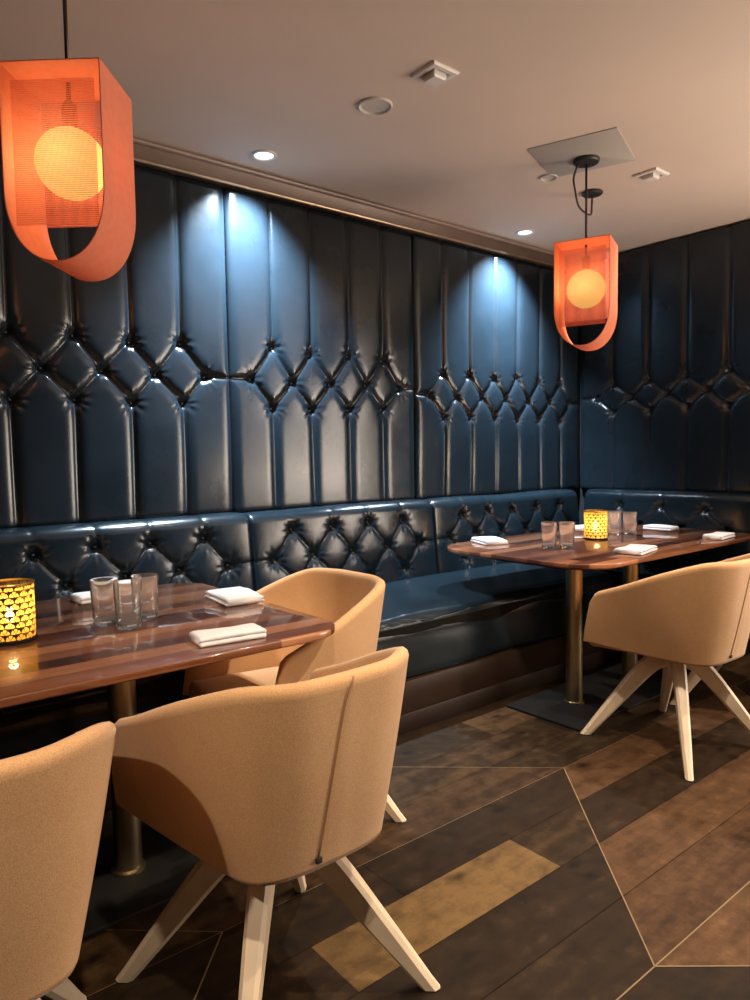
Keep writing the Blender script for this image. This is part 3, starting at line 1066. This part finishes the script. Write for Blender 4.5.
def make_glass():
    o = lathe('tumbler', [(0, 0), (.031, 0), (.0350, .002), (.0365, .008), (.0415, .136), (.0412, .1385), (.0400, .1385), (.0396, .136), (.0350, .020), (.032, .0165), (.015, .0155), (0, .0155)], M['glass'], None, 40, ang=60)
    return o
GL = make_glass()
def place_glass(x, y, label, group, first=False):
    g = GL if first else GL.copy()
    if not first: C.objects.link(g)
    g.location = (x, y, TZ + .0006)
    tag(g, label, 'drinking glass', group)
gn, gf = 'three empty tumblers on the near table', 'empty tumblers around the far candle'
place_glass(.700, 2.165, 'empty clear tumbler, left one of the three on the near table', gn, True)
place_glass(.736, 2.068, 'empty clear tumbler, front middle one of the three on the near table', gn)
place_glass(.818, 2.148, 'empty clear tumbler, right one of the three on the near table', gn)
place_glass(2.985, 2.250, 'empty clear tumbler left of the far candle, the leftmost glass on that table', gf)
place_glass(3.055, 2.190, 'empty clear tumbler next left to the far candle', gf)
place_glass(3.700, 2.325, 'empty clear tumbler just right of the far candle', gf)
place_glass(3.815, 2.290, 'empty clear tumbler right of the far candle, the rightmost glass', gf)
place_glass(3.830, 2.400, 'empty clear tumbler behind the pair right of the far candle', gf)

def make_napkin():
    """linen folded in three: a rounded, slightly puffy stack whose folds show at the front edge"""
    L, Wd = .205, .108
    pts = []
    # cross-section across the width: a flattened spiral of folded cloth, as one closed loop
    hw = Wd / 2
    prof = []
    def arc(cx, cz, r, a0, a1, n=7):
        for k in range(n + 1):
            a = math.radians(a0 + (a1 - a0) * k / n); prof.append((cx + r * math.cos(a), cz + r * math.sin(a)))
    # lower fold (thickness .013) then upper fold (.012) with a crease between them at the front
    arc(-hw + .0065, .0068, .0064, -90, -270 + 20)
    prof.append((-hw + .012, .0135))
    arc(-hw + .0072, .0205, .0062, -70, -270)
    prof += [(-hw * .4, .0275), (0, .0282), (hw * .4, .0270)]
    arc(hw - .014, .0170, .0095, 80, -10)
    prof += [(hw - .0085, .0128), (hw - .003, .0100)]
    arc(hw - .005, .0055, .0050, 50, -90)
    prof = np.array(prof)
    rg = np.random.RandomState(3)
    rows = []
    ns = 30
    for i in range(ns):
        f = i / (ns - 1); x = -L / 2 + L * f
        e = min(f, 1 - f)
        k = 1 - .10 * math.exp(-(e / .03)) 
        wob = .0016 * math.sin(f * 7 + 1) + .0010 * math.sin(f * 17)
        rows.append([(x + .004 * math.sin(z * 90) * (1 if f > .5 else -1) * (e < .08), y + wob * (z / .028) * 1.5, max(.0003, z * k * (1 + .05 * math.sin(f * 5 + y * 30)))) for y, z in prof])
    return fix_normals(grid_obj('napkin', np.array(rows), M['linen'], None, wrap_v=True, caps=True))
NK = make_napkin()
def place_napkin(x, y, deg, label, group, first=False, sc=1.0, wy=None):
    g = NK if first else NK.copy()
    if not first: C.objects.link(g)
    g.location = (x, y, TZ + .0006); g.rotation_euler = (0, 0, math.radians(deg)); g.scale = (sc, wy or sc, 1)
    tag(g, label, 'napkin', group)
a, b = 'folded napkins on the near table', 'folded napkins on the far table'
place_napkin(.893, 1.748, -7, 'folded white napkin at the front edge of the near table', a, True, .89)
place_napkin(1.165, 2.225, 84, 'folded white napkin at the right end of the near table, before the tucked-in chair', a, False, 1.0, 1.3)
place_napkin(.835, 2.570, 3, 'folded white napkin behind the three glasses on the near table', a)
place_napkin(2.965, 2.640, 66, 'folded white napkin at the left end of the far table', b, False, 1.0, 1.25)
place_napkin(3.900, 2.660, 0, 'folded white napkin mostly hidden behind the far candle', b)
place_napkin(3.185, 1.880, 12, 'folded white napkin in front of the far candle, at the near table edge', b, False, 1.12, 1.3)
place_napkin(4.010, 1.855, 6, 'folded white napkin furthest right on the far table', b)
place_napkin(4.205, 2.310, 88, 'folded white napkin right of the far glasses, at the wall end of the table', b, False, .9)

# ------------------------------------------------------------------ light
def spot(name, loc, target, energy, color, size_deg, blend=.5, soft=.04):
    l = bpy.data.lights.new(name, 'SPOT'); l.energy = energy; l.color = color
    l.spot_size = math.radians(size_deg); l.spot_blend = blend; l.shadow_soft_size = soft
    o = link(bpy.data.objects.new(name, l)); o.location = loc
    d = Vector(target) - Vector(loc)
    o.rotation_euler = d.to_track_quat('-Z', 'Y').to_euler()
    return o
COOL = (.70, .85, 1.0); WARM = (1.0, .82, .62)
for x, y in ((1.755, 2.930), (3.660, 2.942)):
    spot('downlight_beam', (x, y, CEIL - .012), (x, y + .90, 0), 900, COOL, 100, 1.0, .03)
# the room's ceiling spots: two in view, the rest of their grid behind the camera
for x, y, tx, ty, e in ((1.895, 1.938, 1.75, 1.9, 95), (3.432, 1.955, 3.3, 2.0, 105), (1.90, .42, 1.95, 1.0, 165), (3.43, .42, 3.1, 1.1, 190), (.37, .42, .55, 1.1, 130), (-1.15, .45, -.2, 1.2, 110)):
    spot('ceiling_spot_beam', (x, y, CEIL - .035), (tx, ty, 0), e, WARM if x < 3 else (1, .86, .72), 84, .6, .03)
# lit part of the restaurant beyond the right wall
def area(name, loc, target, sx, sy, energy, color):
    al = bpy.data.lights.new(name, 'AREA'); al.shape = 'RECTANGLE'; al.size = sx; al.size_y = sy; al.energy = energy; al.color = color
    ao = link(bpy.data.objects.new(name, al)); ao.location = loc
    ao.rotation_euler = (Vector(target) - Vector(loc)).to_track_quat('-Z', 'Y').to_euler()
area('bright_bay_beyond', (6.9, -2.0, 1.42), (2.5, 3.17, 1.35), 2.9, 2.3, 240, (1, .84, .68))
area('ceiling_fill_light', (4.3, -.35, 1.0), (4.15, -.15, 3.0), 1.3, 1.0, 98, (1, .80, .62))  # unseen fill light, added only to brighten the ceiling

wd = bpy.data.worlds.new('world'); S.world = wd; wd.use_nodes = True
bg = wd.node_tree.nodes['Background']; bg.inputs[0].default_value = (1.0, .78, .60, 1); bg.inputs[1].default_value = .19

S.view_settings.view_transform = 'Standard'
S.view_settings.look = 'None'
S.view_settings.gamma = 1.0
S.view_settings.use_curve_mapping = False
S.view_settings.exposure = 0.0
S.cycles.use_denoising = True
S.cycles.max_bounces = 16
S.cycles.transmission_bounces = 16
S.cycles.glossy_bounces = 6
S.cycles.transparent_max_bounces = 12
S.cycles.sample_clamp_indirect = 4
